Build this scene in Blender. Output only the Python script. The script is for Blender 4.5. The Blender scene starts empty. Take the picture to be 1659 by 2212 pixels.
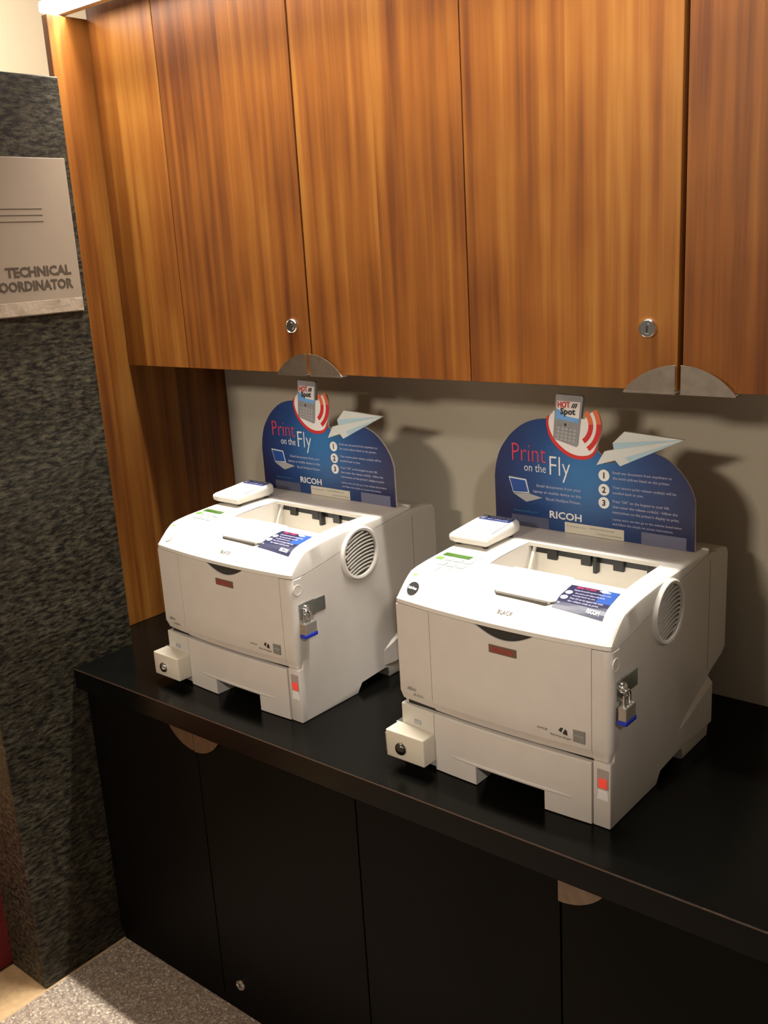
import bpy, bmesh, math, random
from mathutils import Vector, Matrix
random.seed(4)
C = bpy.context.scene.collection
S = bpy.context.scene
# ------------------------------------------------------------------ camera, world, exposure
cam_d = bpy.data.cameras.new('camera'); cam = bpy.data.objects.new('camera', cam_d); C.objects.link(cam)
cr = Vector((0.77347873, 0.63123788, -0.05717857)); cu = Vector((-0.12164041, 0.23637279, 0.96401842)); cf = Vector((-0.6220404, 0.73869252, -0.25961336))
cam.matrix_world = Matrix(((cr.x, cu.x, -cf.x, 1.91734), (cr.y, cu.y, -cf.y, -1.68346), (cr.z, cu.z, -cf.z, 0.84673), (0, 0, 0, 1)))
cam_d.sensor_fit = 'VERTICAL'; cam_d.sensor_height = 36.0; cam_d.lens = 2135.75 / 2212 * 36
cam_d.clip_start = 0.02
S.camera = cam
S.view_settings.view_transform = 'Standard'; S.view_settings.look = 'None'; S.view_settings.gamma = 1.0
S.view_settings.use_curve_mapping = False
S.view_settings.exposure = 0.0
W = bpy.data.worlds.new('room_ambient'); S.world = W; W.use_nodes = True
W.node_tree.nodes['Background'].inputs[0].default_value = (1.0, 0.88, 0.74, 1)
W.node_tree.nodes['Background'].inputs[1].default_value = 0.13

def area(name, loc, target, sx, sy, power, col):
    d = bpy.data.lights.new(name, 'AREA'); d.shape = 'RECTANGLE'; d.size = sx; d.size_y = sy; d.energy = power; d.color = col
    o = bpy.data.objects.new(name, d); C.objects.link(o); o.location = loc
    o.rotation_euler = (Vector(target) - Vector(loc)).to_track_quat('-Z', 'Y').to_euler(); return o
WARM = (1.0, 0.86, 0.70)
area('ceiling_light_front', (0.75, -4.2, 1.93), (0.8, 0, 0.2), 0.55, 0.35, 66, WARM)
def spot(name, loc, target, power, deg, blend, rad, col):
    d = bpy.data.lights.new(name, 'SPOT'); d.energy = power; d.spot_size = math.radians(deg); d.spot_blend = blend; d.shadow_soft_size = rad; d.color = col
    o = bpy.data.objects.new(name, d); C.objects.link(o); o.location = loc
    o.rotation_euler = (Vector(target) - Vector(loc)).to_track_quat('-Z', 'Y').to_euler(); return o
spot('downlight_right', (2.9, -2.25, 1.75), (0.66, -0.33, 0.12), 95, 22, 0.8, 0.07, (1.0, 0.93, 0.85))
area('ceiling_light_corridor', (-1.25, -0.72, 1.92), (-1.3, -0.8, -0.7), 0.6, 0.6, 36, (1.0, 0.84, 0.66))
FIX_STRENGTH = 22.0
fl_ = area('strip_light_beam', (0.712, -0.352, 1.3445), (0.712, -0.60, 0.2), 1.44, 0.026, 12, (1.0, 0.95, 0.86)); fl_.data.spread = math.radians(76)

# ------------------------------------------------------------------ materials
MATS = {}
def mat(name, col, rough=0.5, metal=0.0, spec=0.5, noise=None, emit=None, alpha=None, bump=None):
    if name in MATS: return MATS[name]
    m = bpy.data.materials.new(name); m.use_nodes = True; nt = m.node_tree; b = nt.nodes['Principled BSDF']
    b.inputs['Base Color'].default_value = (*col, 1); b.inputs['Roughness'].default_value = rough; b.inputs['Metallic'].default_value = metal
    b.inputs['Specular IOR Level'].default_value = spec
    tc = nt.nodes.new('ShaderNodeTexCoord')
    if noise:
        sc, amt = noise
        n = nt.nodes.new('ShaderNodeTexNoise'); n.inputs['Scale'].default_value = sc; n.inputs['Detail'].default_value = 4
        nt.links.new(tc.outputs['Object'], n.inputs['Vector'])
        r = nt.nodes.new('ShaderNodeValToRGB')
        r.color_ramp.elements[0].position = 0.3; r.color_ramp.elements[1].position = 0.7
        r.color_ramp.elements[0].color = (*[c * (1 - amt) for c in col], 1); r.color_ramp.elements[1].color = (*[min(1, c * (1 + amt)) for c in col], 1)
        nt.links.new(n.outputs['Fac'], r.inputs['Fac']); nt.links.new(r.outputs['Color'], b.inputs['Base Color'])
    if bump:
        n2 = nt.nodes.new('ShaderNodeTexNoise'); n2.inputs['Scale'].default_value = bump[0]; nt.links.new(tc.outputs['Object'], n2.inputs['Vector'])
        bp = nt.nodes.new('ShaderNodeBump'); bp.inputs['Strength'].default_value = bump[1]; bp.inputs['Distance'].default_value = 0.001
        nt.links.new(n2.outputs['Fac'], bp.inputs['Height']); nt.links.new(bp.outputs['Normal'], b.inputs['Normal'])
    if emit: b.inputs['Emission Color'].default_value = (*emit[0], 1); b.inputs['Emission Strength'].default_value = emit[1]
    if alpha: b.inputs['Alpha'].default_value = alpha
    MATS[name] = m; return m

def wood(name, axis='X', dark=1.0):
    """ribbon-striped reddish veneer: vertical grain, one tone for each veneer leaf"""
    m = bpy.data.materials.new(name); m.use_nodes = True; nt = m.node_tree; b = nt.nodes['Principled BSDF']; L = nt.links.new; N = nt.nodes.new
    tc = N('ShaderNodeTexCoord'); sep = N('ShaderNodeSeparateXYZ'); L(tc.outputs['Object'], sep.inputs[0])
    a = sep.outputs[axis]
    leaf = N('ShaderNodeMath'); leaf.operation = 'MULTIPLY_ADD'; L(a, leaf.inputs[0]); leaf.inputs[1].default_value = 1 / 0.1852; leaf.inputs[2].default_value = -0.214 / 0.1852 + 20
    fl = N('ShaderNodeMath'); fl.operation = 'FLOOR'; L(leaf.outputs[0], fl.inputs[0])
    wn = N('ShaderNodeTexWhiteNoise'); wn.noise_dimensions = '1D'; L(fl.outputs[0], wn.inputs['W'])
    def nz(sa, sz, scale, detail, off):
        cmb = N('ShaderNodeCombineXYZ')
        q = N('ShaderNodeMath'); q.operation = 'MULTIPLY'; L(a, q.inputs[0]); q.inputs[1].default_value = sa
        z = N('ShaderNodeMath'); z.operation = 'MULTIPLY'; L(sep.outputs['Z'], z.inputs[0]); z.inputs[1].default_value = sz
        w = N('ShaderNodeMath'); w.operation = 'MULTIPLY'; L(fl.outputs[0], w.inputs[0]); w.inputs[1].default_value = off
        L(q.outputs[0], cmb.inputs[0]); L(z.outputs[0], cmb.inputs[1]); L(w.outputs[0], cmb.inputs[2])
        n = N('ShaderNodeTexNoise'); n.inputs['Scale'].default_value = scale; n.inputs['Detail'].default_value = detail; L(cmb.outputs[0], n.inputs['Vector']); return n.outputs['Fac']
    broad = nz(1.0, 0.030, 46, 2, 3.7); fine = nz(1.0, 0.03, 230, 2, 1.3); cross = nz(0.8, 0.5, 9, 2, 2.1)
    def mul(s, k):
        q = N('ShaderNodeMath'); q.operation = 'MULTIPLY'; L(s, q.inputs[0]); q.inputs[1].default_value = k; return q.outputs[0]
    def add(s, t):
        q = N('ShaderNodeMath'); q.operation = 'ADD'; L(s, q.inputs[0])
        if isinstance(t, float): q.inputs[1].default_value = t
        else: L(t, q.inputs[1])
        return q.outputs[0]
    f = add(add(add(mul(broad, 1.15), mul(fine, 0.22)), mul(cross, 0.55)), mul(wn.outputs['Value'], 0.32))
    f = add(f, -0.63)
    r = N('ShaderNodeValToRGB'); e = r.color_ramp.elements
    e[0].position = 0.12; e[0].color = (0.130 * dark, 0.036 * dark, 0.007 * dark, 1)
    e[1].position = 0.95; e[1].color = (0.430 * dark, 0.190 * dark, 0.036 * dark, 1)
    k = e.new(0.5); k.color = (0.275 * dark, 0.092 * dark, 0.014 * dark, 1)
    L(f, r.inputs['Fac']); L(r.outputs['Color'], b.inputs['Base Color'])
    b.inputs['Roughness'].default_value = 0.42; b.inputs['Specular IOR Level'].default_value = 0.35
    MATS[name] = m; return m

def granite():
    m = bpy.data.materials.new('granite'); m.use_nodes = True; nt = m.node_tree; b = nt.nodes['Principled BSDF']; L = nt.links.new; N = nt.nodes.new
    tc = N('ShaderNodeTexCoord'); mp = N('ShaderNodeMapping'); L(tc.outputs['Object'], mp.inputs[0]); mp.inputs['Rotation'].default_value = (math.radians(18), 0, 0); mp.inputs['Scale'].default_value = (1, 0.38, 1.35)
    n = N('ShaderNodeTexNoise'); n.inputs['Scale'].default_value = 100; n.inputs['Detail'].default_value = 6; n.inputs['Roughness'].default_value = 0.75; L(mp.outputs[0], n.inputs['Vector'])
    n2 = N('ShaderNodeTexNoise'); n2.inputs['Scale'].default_value = 7; n2.inputs['Detail'].default_value = 3; L(mp.outputs[0], n2.inputs['Vector'])
    r = N('ShaderNodeValToRGB'); e = r.color_ramp.elements
    e[0].position = 0.42; e[0].color = (0.006, 0.005, 0.004, 1); e[1].position = 0.66; e[1].color = (0.125, 0.110, 0.074, 1)
    k = e.new(0.5); k.color = (0.040, 0.035, 0.024, 1)
    L(n.outputs['Fac'], r.inputs['Fac'])
    mx = N('ShaderNodeMixRGB'); mx.blend_type = 'MULTIPLY'; mx.inputs[0].default_value = 0.7; L(r.outputs['Color'], mx.inputs[1])
    r2 = N('ShaderNodeValToRGB'); r2.color_ramp.elements[0].position = .35; r2.color_ramp.elements[0].color = (0.5, 0.47, 0.4, 1); r2.color_ramp.elements[1].position = .65; r2.color_ramp.elements[1].color = (1, 1, 1, 1)
    L(n2.outputs['Fac'], r2.inputs['Fac']); L(r2.outputs['Color'], mx.inputs[2]); L(mx.outputs[0], b.inputs['Base Color'])
    b.inputs['Roughness'].default_value = 0.5; b.inputs['Specular IOR Level'].default_value = 0.3
    MATS['granite'] = m; return m

def carpet():
    m = bpy.data.materials.new('carpet'); m.use_nodes = True; nt = m.node_tree; b = nt.nodes['Principled BSDF']; L = nt.links.new; N = nt.nodes.new
    tc = N('ShaderNodeTexCoord'); v = N('ShaderNodeTexVoronoi'); v.inputs['Scale'].default_value = 240; L(tc.outputs['Object'], v.inputs['Vector'])
    sp = N('ShaderNodeSeparateColor'); L(v.outputs['Color'], sp.inputs[0])
    r = N('ShaderNodeValToRGB'); e = r.color_ramp.elements
    e[0].position = 0.0; e[0].color = (0.27, 0.215, 0.18, 1); e[1].position = 1.0; e[1].color = (0.80, 0.70, 0.58, 1)
    k = e.new(0.55); k.color = (0.44, 0.36, 0.29, 1); k = e.new(0.82); k.color = (0.54, 0.43, 0.34, 1)
    L(sp.outputs[0], r.inputs['Fac']); L(r.outputs['Color'], b.inputs['Base Color']); b.inputs['Roughness'].default_value = 0.95; b.inputs['Specular IOR Level'].default_value = 0.1
    MATS['carpet'] = m; return m

def sign_blue():
    m = bpy.data.materials.new('sign_blue'); m.use_nodes = True; nt = m.node_tree; b = nt.nodes['Principled BSDF']; L = nt.links.new; N = nt.nodes.new
    tc = N('ShaderNodeTexCoord'); d = N('ShaderNodeVectorMath'); d.operation = 'DISTANCE'; L(tc.outputs['Object'], d.inputs[0]); d.inputs[1].default_value = (-0.215, 0.0, 0.112)
    r = N('ShaderNodeValToRGB'); e = r.color_ramp.elements
    e[0].position = 0.02; e[0].color = (0.03, 0.16, 0.40, 1); e[1].position = 0.19; e[1].color = (0.013, 0.018, 0.085, 1)
    k = e.new(0.10); k.color = (0.014, 0.060, 0.21, 1)
    L(d.outputs['Value'], r.inputs['Fac']); L(r.outputs['Color'], b.inputs['Base Color']); b.inputs['Roughness'].default_value = 0.4
    MATS['sign_blue'] = m; return m

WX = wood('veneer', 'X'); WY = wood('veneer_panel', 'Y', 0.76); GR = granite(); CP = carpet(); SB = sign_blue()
PL = mat('printer_plastic', (0.66, 0.61, 0.555), 0.48, noise=(30, .02))
PL2 = mat('printer_lid_plastic', (0.74, 0.70, 0.64), 0.45)
PLC = mat('printer_cream_plastic', (0.64, 0.61, 0.54), 0.45)
LB = mat('lock_box_cream', (0.72, 0.66, 0.54), 0.42)
DK = mat('dark_gap', (0.02, 0.018, 0.016), 0.7)
BLK = mat('black_plastic', (0.012, 0.012, 0.012), 0.35)
CTR = mat('black_worktop', (0.003, 0.003, 0.0025), 0.14, spec=0.13, bump=(900, .12))
CTE = mat('worktop_edge', (0.020, 0.012, 0.009), 0.35)
BASE = mat('black_laminate', (0.003, 0.0024, 0.0018), 0.5, spec=0.06, noise=(5, .25))
STEEL = mat('brushed_steel', (0.42, 0.38, 0.33), 0.36, 1.0, noise=(60, .12))
BRNZ = mat('brown_steel', (0.19, 0.145, 0.11), 0.45, 1.0, noise=(60, .12))
CHR = mat('chrome', (0.80, 0.80, 0.80), 0.14, 1.0)
ZINC = mat('zinc_plate', (0.45, 0.49, 0.48), 0.3, 1.0, noise=(90, .1))
DKM = mat('dark_metal', (0.12, 0.11, 0.10), 0.3, 1.0)
WALL = mat('wall_paint', (0.64, 0.59, 0.475), 0.9, spec=.2, noise=(3, .03), bump=(300, .05))
WALL2 = mat('beige_paint', (0.70, 0.60, 0.50), 0.9, spec=.2, noise=(2, .02))
CEIL = mat('ceiling_paint', (0.45, 0.42, 0.38), 0.9, spec=.2, noise=(2, .02))
TAN = mat('tan_floor', (0.70, 0.48, 0.26), 0.7, noise=(60, .12))
WHT = mat('white_print', (0.86, 0.85, 0.84), 0.5)
WHTP = mat('lilac_print', (0.50, 0.50, 0.66), 0.5)
RED = mat('red_print', (0.62, 0.03, 0.03), 0.45)
ORG = mat('orange_print', (0.75, 0.16, 0.06), 0.45)
PNK = mat('magenta_print', (0.55, 0.05, 0.14), 0.45)
GREYP = mat('grey_print', (0.28, 0.28, 0.29), 0.45, noise=(60, .1))
LGREY = mat('light_grey_print', (0.42, 0.42, 0.42), 0.5)
DGREY = mat('dark_grey_print', (0.018, 0.018, 0.018), 0.5)
MGREY = mat('mid_grey_print', (0.22, 0.21, 0.19), 0.5)
SKYB = mat('sky_blue_print', (0.16, 0.40, 0.80), 0.45)
PBLUE = mat('pale_blue_print', (0.42, 0.60, 0.70), 0.5)
PWHT = mat('plane_white_print', (0.68, 0.72, 0.70), 0.5)
NAVY = mat('navy_print', (0.012, 0.014, 0.055), 0.4)
NAVY2 = mat('blue_sticker_print', (0.02, 0.08, 0.34), 0.4)
FOAM = mat('foam_board', (0.62, 0.58, 0.52), 0.7)
CREAMP = mat('cream_sticker', (0.72, 0.68, 0.56), 0.5)
TAPE = mat('grey_tape', (0.10, 0.11, 0.18), 0.3)
LCD = mat('green_lcd', (0.05, 0.13, 0.015), 0.3)
GKEY = mat('green_key', (0.16, 0.45, 0.05), 0.4)
CTLP = mat('control_panel_grey', (0.30, 0.35, 0.33), 0.5)
KEYM = mat('key_grey', (0.62, 0.66, 0.65), 0.5)
BLUEP = mat('blue_rubber', (0.01, 0.03, 0.45), 0.4)
REDSW = mat('red_switch', (0.75, 0.05, 0.03), 0.4, emit=((0.9, 0.08, 0.05), 0.35))
MAROON = mat('maroon_fabric', (0.16, 0.008, 0.010), 0.8, noise=(90, .2))
PLQ = mat('plaque_taupe', (0.27, 0.21, 0.155), 0.5, noise=(8, .04))
PLQT = mat('plaque_text', (0.07, 0.05, 0.035), 0.5)
ACR = mat('clear_acrylic', (0.36, 0.29, 0.22), 0.15, noise=(25, .15), bump=(45, 3.0))
DIFF = mat('lit_diffuser', (0.9, 0.9, 0.9), 0.5, emit=((1.0, 0.95, 0.86), FIX_STRENGTH))
LHS = mat('light_housing', (0.62, 0.52, 0.36), 0.5)
BADGE = mat('badge_brown', (0.16, 0.085, 0.06), 0.4)
BADR = mat('badge_red', (0.42, 0.03, 0.025), 0.4)

# ------------------------------------------------------------------ mesh helpers
class MB:
    def __init__(s): s.bm = bmesh.new()
    def box(s, x0, x1, y0, y1, z0, z1, bev=0.0, seg=2):
        b = s.bm; vs = [b.verts.new((x, y, z)) for x in (x0, x1) for y in (y0, y1) for z in (z0, z1)]
        fs = [b.faces.new([vs[i] for i in q]) for q in ((0, 1, 3, 2), (4, 6, 7, 5), (0, 4, 5, 1), (2, 3, 7, 6), (0, 2, 6, 4), (1, 5, 7, 3))]
        if bev:
            es = list({e for f in fs for e in f.edges})
            bmesh.ops.bevel(b, geom=es, offset=bev, segments=seg, affect='EDGES', profile=0.5)
        return s
    def prism(s, pts, d0, d1, axis, bev=0.0):
        """pts 2D outline extruded along axis: 'y': (x,z) 'x': (y,z) 'z': (x,y)"""
        b = s.bm
        def P(p, d): return {'y': (p[0], d, p[1]), 'x': (d, p[0], p[1]), 'z': (p[0], p[1], d)}[axis]
        A = [b.verts.new(P(p, d0)) for p in pts]; B = [b.verts.new(P(p, d1)) for p in pts]
        f1 = b.faces.new(A); f2 = b.faces.new(B[::-1]); fs = [f1, f2]
        n = len(pts)
        for i in range(n): fs.append(b.faces.new((A[i], B[i], B[(i + 1) % n], A[(i + 1) % n])))
        if bev:
            es = list(set(f1.edges) | set(f2.edges)); bmesh.ops.bevel(b, geom=es, offset=bev, segments=2, affect='EDGES', profile=0.5)
        return s
    def cyl(s, c, r, d0, d1, axis, n=32, bev=0.0, rz=None):
        rz = rz or r; pts = [(c[0] + r * math.cos(2 * math.pi * i / n), c[1] + rz * math.sin(2 * math.pi * i / n)) for i in range(n)]
        return s.prism(pts, d0, d1, axis, bev)
    def grid(s, rows, cyc=False):
        b = s.bm; V = [[b.verts.new(p) for p in r] for r in rows]
        for i in range(len(V) - 1):
            m = len(V[0])
            for j in range(m if cyc else m - 1): b.faces.new((V[i][j], V[i][(j + 1) % m], V[i + 1][(j + 1) % m], V[i + 1][j]))
        return V
    def tube(s, path, r, n=12, closed=False):
        path = [Vector(p) for p in path]; rows = []
        k = len(path)
        for i, p in enumerate(path):
            a = path[(i - 1) % k] if (closed or i > 0) else p; c = path[(i + 1) % k] if (closed or i < k - 1) else p
            t = (c - a).normalized(); up = Vector((0, 0, 1)) if abs(t.z) < .9 else Vector((0, 1, 0))
            u = t.cross(up).normalized(); w = u.cross(t)
            rows.append([p + r * (u * math.cos(2 * math.pi * j / n) + w * math.sin(2 * math.pi * j / n)) for j in range(n)])
        if closed: rows.append(rows[0])
        V = s.grid(rows, True)
        if not closed: s.bm.faces.new(V[0]); s.bm.faces.new(V[-1][::-1])
        return s
    def lathe(s, prof, c, axis, n=32):
        rows = []
        for r, d in prof:
            row = []
            for j in range(n):
                a = 2 * math.pi * j / n; u, v = c[0] + r * math.cos(a), c[1] + r * math.sin(a)
                row.append({'y': (u, d, v), 'x': (d, u, v), 'z': (u, v, d)}[axis])
            rows.append(row)
        V = s.grid(rows, True); s.bm.faces.new(V[0]); s.bm.faces.new(V[-1][::-1]); return s
    def build(s, name, m, parent=None, smooth=False, angle=35, shift=None):
        bm = s.bm; bmesh.ops.remove_doubles(bm, verts=bm.verts, dist=1e-6); bmesh.ops.recalc_face_normals(bm, faces=bm.faces)
        if shift: bmesh.ops.translate(bm, verts=bm.verts, vec=[-k for k in shift])
        me = bpy.data.meshes.new(name); bm.to_mesh(me); bm.free(); me.materials.append(m)
        if smooth:
            me.polygons.foreach_set('use_smooth', [True] * len(me.polygons))
            try: me.set_sharp_from_angle(angle=math.radians(angle))
            except Exception: pass
        o = bpy.data.objects.new(name, me); C.objects.link(o)
        if shift: o.location = shift
        if parent: o.parent = parent
        return o
def thing(name, label, cat, loc=(0, 0, 0), rz=0.0, group=None):
    o = bpy.data.objects.new(name, None); C.objects.link(o); o.location = loc; o.rotation_euler = (0, 0, rz); o.empty_display_size = 0.05
    o['label'] = label; o['category'] = cat
    if group: o['group'] = group
    return o
def tag(o, label, cat, group=None):
    o['label'] = label; o['category'] = cat
    if group: o['group'] = group
    return o
def struct(o): o['kind'] = 'structure'; return o

def text_into(mb, txt, ox, oz, w=None, h=0.01, align='L', shear=0.0, place=None, bold=0.0, xs=1.0):
    """lettering as thin mesh; local 2D (u,v) -> place(u,v,d). cap height h, optional fitted width w"""
    cu_ = bpy.data.curves.new('t', 'FONT'); cu_.body = txt; cu_.extrude = 0.5; cu_.offset = bold; cu_.shear = shear; cu_.resolution_u = 2
    o = bpy.data.objects.new('t', cu_); C.objects.link(o)
    dg = bpy.context.evaluated_depsgraph_get(); me = bpy.data.meshes.new_from_object(o.evaluated_get(dg))
    bpy.data.objects.remove(o); bpy.data.curves.remove(cu_)
    if not me.vertices: return
    x0 = min(v.co.x for v in me.vertices); x1 = max(v.co.x for v in me.vertices)
    sc = h / 0.69; sx = (w / (x1 - x0)) if w else sc * xs
    W_ = (x1 - x0) * sx; off = {'L': 0, 'R': -W_, 'C': -W_ / 2}[align]
    vs = [mb.bm.verts.new(place(ox + off + (v.co.x - x0) * sx, oz + v.co.y * sc, v.co.z + 0.5)) for v in me.vertices]
    for p in me.polygons:
        try: mb.bm.faces.new([vs[i] for i in p.vertices])
        except ValueError: pass
    bpy.data.meshes.remove(me)
def onY(y, t=0.0004): return lambda u, v, d: (u, y - d * t, v)      # lettering on a plane facing -y

# ------------------------------------------------------------------ setting
FZ = -0.703
b = MB().box(0.105, 5.5, -6.0, 0.1, FZ - .05, FZ); struct(b.build('floor', CP))
b = MB().box(-3.0, 0.105, -6.0, 0.1, FZ - .05, FZ - .0005); struct(b.build('floor_tan', TAN))
b = MB().box(-3.0, 5.5, 0.0, 0.12, FZ, 2.0); struct(b.build('wall_back', WALL))
b = MB().box(-2.2, -2.1, -6.0, 0.0, FZ, 2.0); struct(b.build('wall_left', WALL2))
b = MB().box(-3.0, 5.5, -6.0, 0.12, 2.0, 2.06); struct(b.build('ceiling', CEIL))
b = MB().box(-0.035, 0.10, -0.785, -0.445, FZ, 1.205, .002); struct(b.build('wall_granite', GR))

# ------------------------------------------------------------------ plaque on the granite
pq = thing('wall_plaque', 'taupe square sign plaque with dark lettering mounted on the granite wall end', 'sign', (0.1, -0.61, 0.75))
PY0, PY1, PZ0, PZ1 = -0.152, 0.152, 0.002, 0.302
MB().box(0.0005, 0.005, PY0, PY1, PZ0, PZ1, .0008).build('plate', PLQ, pq)
onP = lambda u, v, d: (0.0052 + d * 0.0004, u, v)
t = MB()
text_into(t, 'TECHNICAL', 0.132, 0.0785, 0.146, 0.0178, 'R', 0, onP, 0.035)
text_into(t, 'COORDINATOR', 0.133, 0.0515, 0.182, 0.0178, 'R', 0, onP, 0.035)
t.build('lettering', PLQT, pq)
t = MB()
for z in (0.2055, 0.1935, 0.1815): t.box(0.0050, 0.0055, -0.10, 0.085, z, z + .0012)
t.build('ruled_lines', PLQT, pq)
MB().box(0.005, 0.0065, PY0 + .002, PY1 - .002, PZ0 + .002, PZ0 + .028, .0004).build('clear_pocket', ACR, pq)

# ------------------------------------------------------------------ wooden end panel
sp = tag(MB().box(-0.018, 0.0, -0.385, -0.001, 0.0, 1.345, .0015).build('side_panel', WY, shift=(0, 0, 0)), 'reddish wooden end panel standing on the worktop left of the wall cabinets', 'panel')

# ------------------------------------------------------------------ upper cabinets
DC = -0.289; ZC = 0.615; ZT = 1.52; XS = [0.2143, 0.5845, 0.9547, 1.3249, 1.6951]
def lock(parent, x, z, y, r=0.0145):
    b = MB().lathe([(r, y), (r, y - .003), (r * .86, y - .0055), (r * .80, y - .0042), (r * .55, y - .0042), (r * .5, y - .0052), (.001, y - .0052)], (x, z), 'y', 32)
    l = b.build('cabinet_lock', CHR, parent, True, 40)
    MB().box(x - .0012, x + .0012, y - .0056, y - .005, z - .006, z + .004).build('keyhole', DK, l)
def pull(parent, xc, side, y, zb, R=0.086, H=0.041, up=True, m=None, gap=.004, depth=.015, name='door_pull'):
    rr = (R * R + H * H) / (2 * H); pts = [(xc + side * gap, zb)]; n = 14
    sg = 1 if up else -1
    for i in range(n + 1):
        x = gap + (R - gap) * i / n
        pts.append((xc + side * x, zb + sg * (math.sqrt(max(0, rr * rr - x * x)) - (rr - H))))
    b = MB().prism(pts, y - depth, y - depth + .0022, 'y', .0005)
    if up:   # folded lip returning to the door's lower edge
        xa, xb = sorted((xc + side * gap, xc + side * R)); b.box(xa, xb, y - depth, y + .004, zb - .0022, zb)
    else:
        xa, xb = sorted((xc + side * gap, xc + side * R)); b.box(xa, xb, y - depth, y, zb - .001, zb + .0012)
    return b.build(name, m or STEEL, parent)
def upper(x0, x1, doors, label):
    t = thing('wall_cabinet', label, 'cabinet', (x0, 0, 0), 0, 'wooden wall cabinets above the printers'); ox = x0
    MB().box(x0 - ox + .0005, x1 - ox - .0005, DC + .021, -.001, ZC + .002, ZT).build('carcass', mat('carcass_brown', (0.20, 0.085, 0.03), 0.6), t)
    for (a, c, gl, gr, pl_, lk) in doors:
        d = MB().box(a + gl, c - gr, DC, DC + .019, ZC, ZT, .0008).build('door', WX, t, shift=None)
        # keep veneer figure continuous: mesh stays in world x
        for v in d.data.vertices: pass
        d.location = (-ox, 0, 0)
        if pl_: pull(d, pl_[0], pl_[1], DC, ZC - .001)
        if lk: lock(d, lk, 0.7065, DC)
    return t
g = .0012
upper(0.0, XS[0], [(0.0, XS[0], .0015, g, None, None)], 'narrow end wall cabinet between the wooden end panel and the first wide door')
upper(XS[0], XS[2], [(XS[0], XS[1], g, .003, (XS[1] + .002, -1), 0.5385), (XS[1], XS[2], .002, g, (XS[1] + .002, 1), None)], 'wooden wall cabinet with two doors above the smaller-looking left printer')
upper(XS[2], XS[4], [(XS[2], XS[3], g, .003, (XS[3] + .004, -1), 1.2755), (XS[3], XS[4], .005, g, (XS[3] + .004, 1), None)], 'wooden wall cabinet with two doors above the nearer right printer')

# ------------------------------------------------------------------ light fixture over the doors
lf = thing('strip_light', 'long white glowing strip light above the cabinet doors resting on the wooden panel', 'light', (-0.018, -0.385, 1.347))
FX1 = 1.46
MB().box(0.0, FX1, -.004, .034, 0.001, 0.020, .003).build('diffuser', DIFF, lf)
MB().box(0.0, FX1, -.002, .055, .021, .055, .002).build('housing', LHS, lf)
MB().box(0.0, FX1, .0345, .054, .001, .020, .001).build('trim_strip', LHS, lf)
MB().box(0.0, FX1, .0555, .0715, .010, .045).build('gap_shade', DK, lf)  # dark box stands in for the shaded gap between fixture and doors

# ------------------------------------------------------------------ worktop and base cabinets
WF = -0.602
wt = MB().prism([(-.018, -.0005), (-.018, -.444), (.1005, -.444), (.1005, WF), (2.3, WF), (2.3, -.0005)], -.046, 0.0, 'z', .0005).build('worktop', CTR)
MB().box(.1006, 2.3, WF - .0004, WF + .001, -.0028, -.0006).build('edge_strip', mat('edge_brown', (.085, .045, .030), .5), wt)
tag(wt, 'glossy black worktop carrying both printers along the wall', 'worktop')
DF = -0.580; ZB = -.047; XB = [.102, .466, .885, 1.283, 1.70]
def base(x0, x1, doors, label):
    t = thing('base_cabinet', label, 'cabinet', (x0, 0, FZ), 0, 'black base cabinets under the worktop')
    MB().box(.0005, x1 - x0 - .0005, DF + .02, -.001, .0005, ZB - FZ - .001).build('carcass', BASE, t)
    for (a, c, pulls, lk) in doors:
        d = MB().box(a - x0 + .0015, c - x0 - .0015, DF, DF + .019, .03, ZB - FZ - .003, .0008).build('door', BASE, t)
        for (xc, sd, R, H) in pulls: pull(d, xc - x0, sd, DF, ZB - FZ - .001, R, H, False, BRNZ, .0008, .006)
        if lk:
            X, Z = lk; lock(d, X - x0, Z - FZ, DF, .0125)
    MB().box(.001, x1 - x0 - .001, DF + .006, DF + .019, .0005, .029).build('plinth', BASE, t)
    return t
base(XB[0], XB[2], [(XB[0], XB[1], [(XB[1], -1, .078, .048)], None), (XB[1], XB[2], [(XB[1], 1, .082, .050)], (.524, -.622))], 'black two-door base cabinet beside the granite wall end, with half-round pull')
base(XB[2], XB[4], [(XB[2], XB[3], [], None), (XB[3], XB[4], [(XB[3] - .002, 1, .080, .046)], None)], 'black two-door base cabinet below the right printer, with quarter-round pull')

# ------------------------------------------------------------------ maroon seat at far left
bn = thing('upholstered_bench', 'dark maroon upholstered bench behind the granite wall end on the tan floor', 'bench', (-.2, -.8, FZ))
MB().box(-.20, .165, -.45, .34, .0005, .20, .012, 3).build('seat_base', MAROON, bn)

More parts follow.
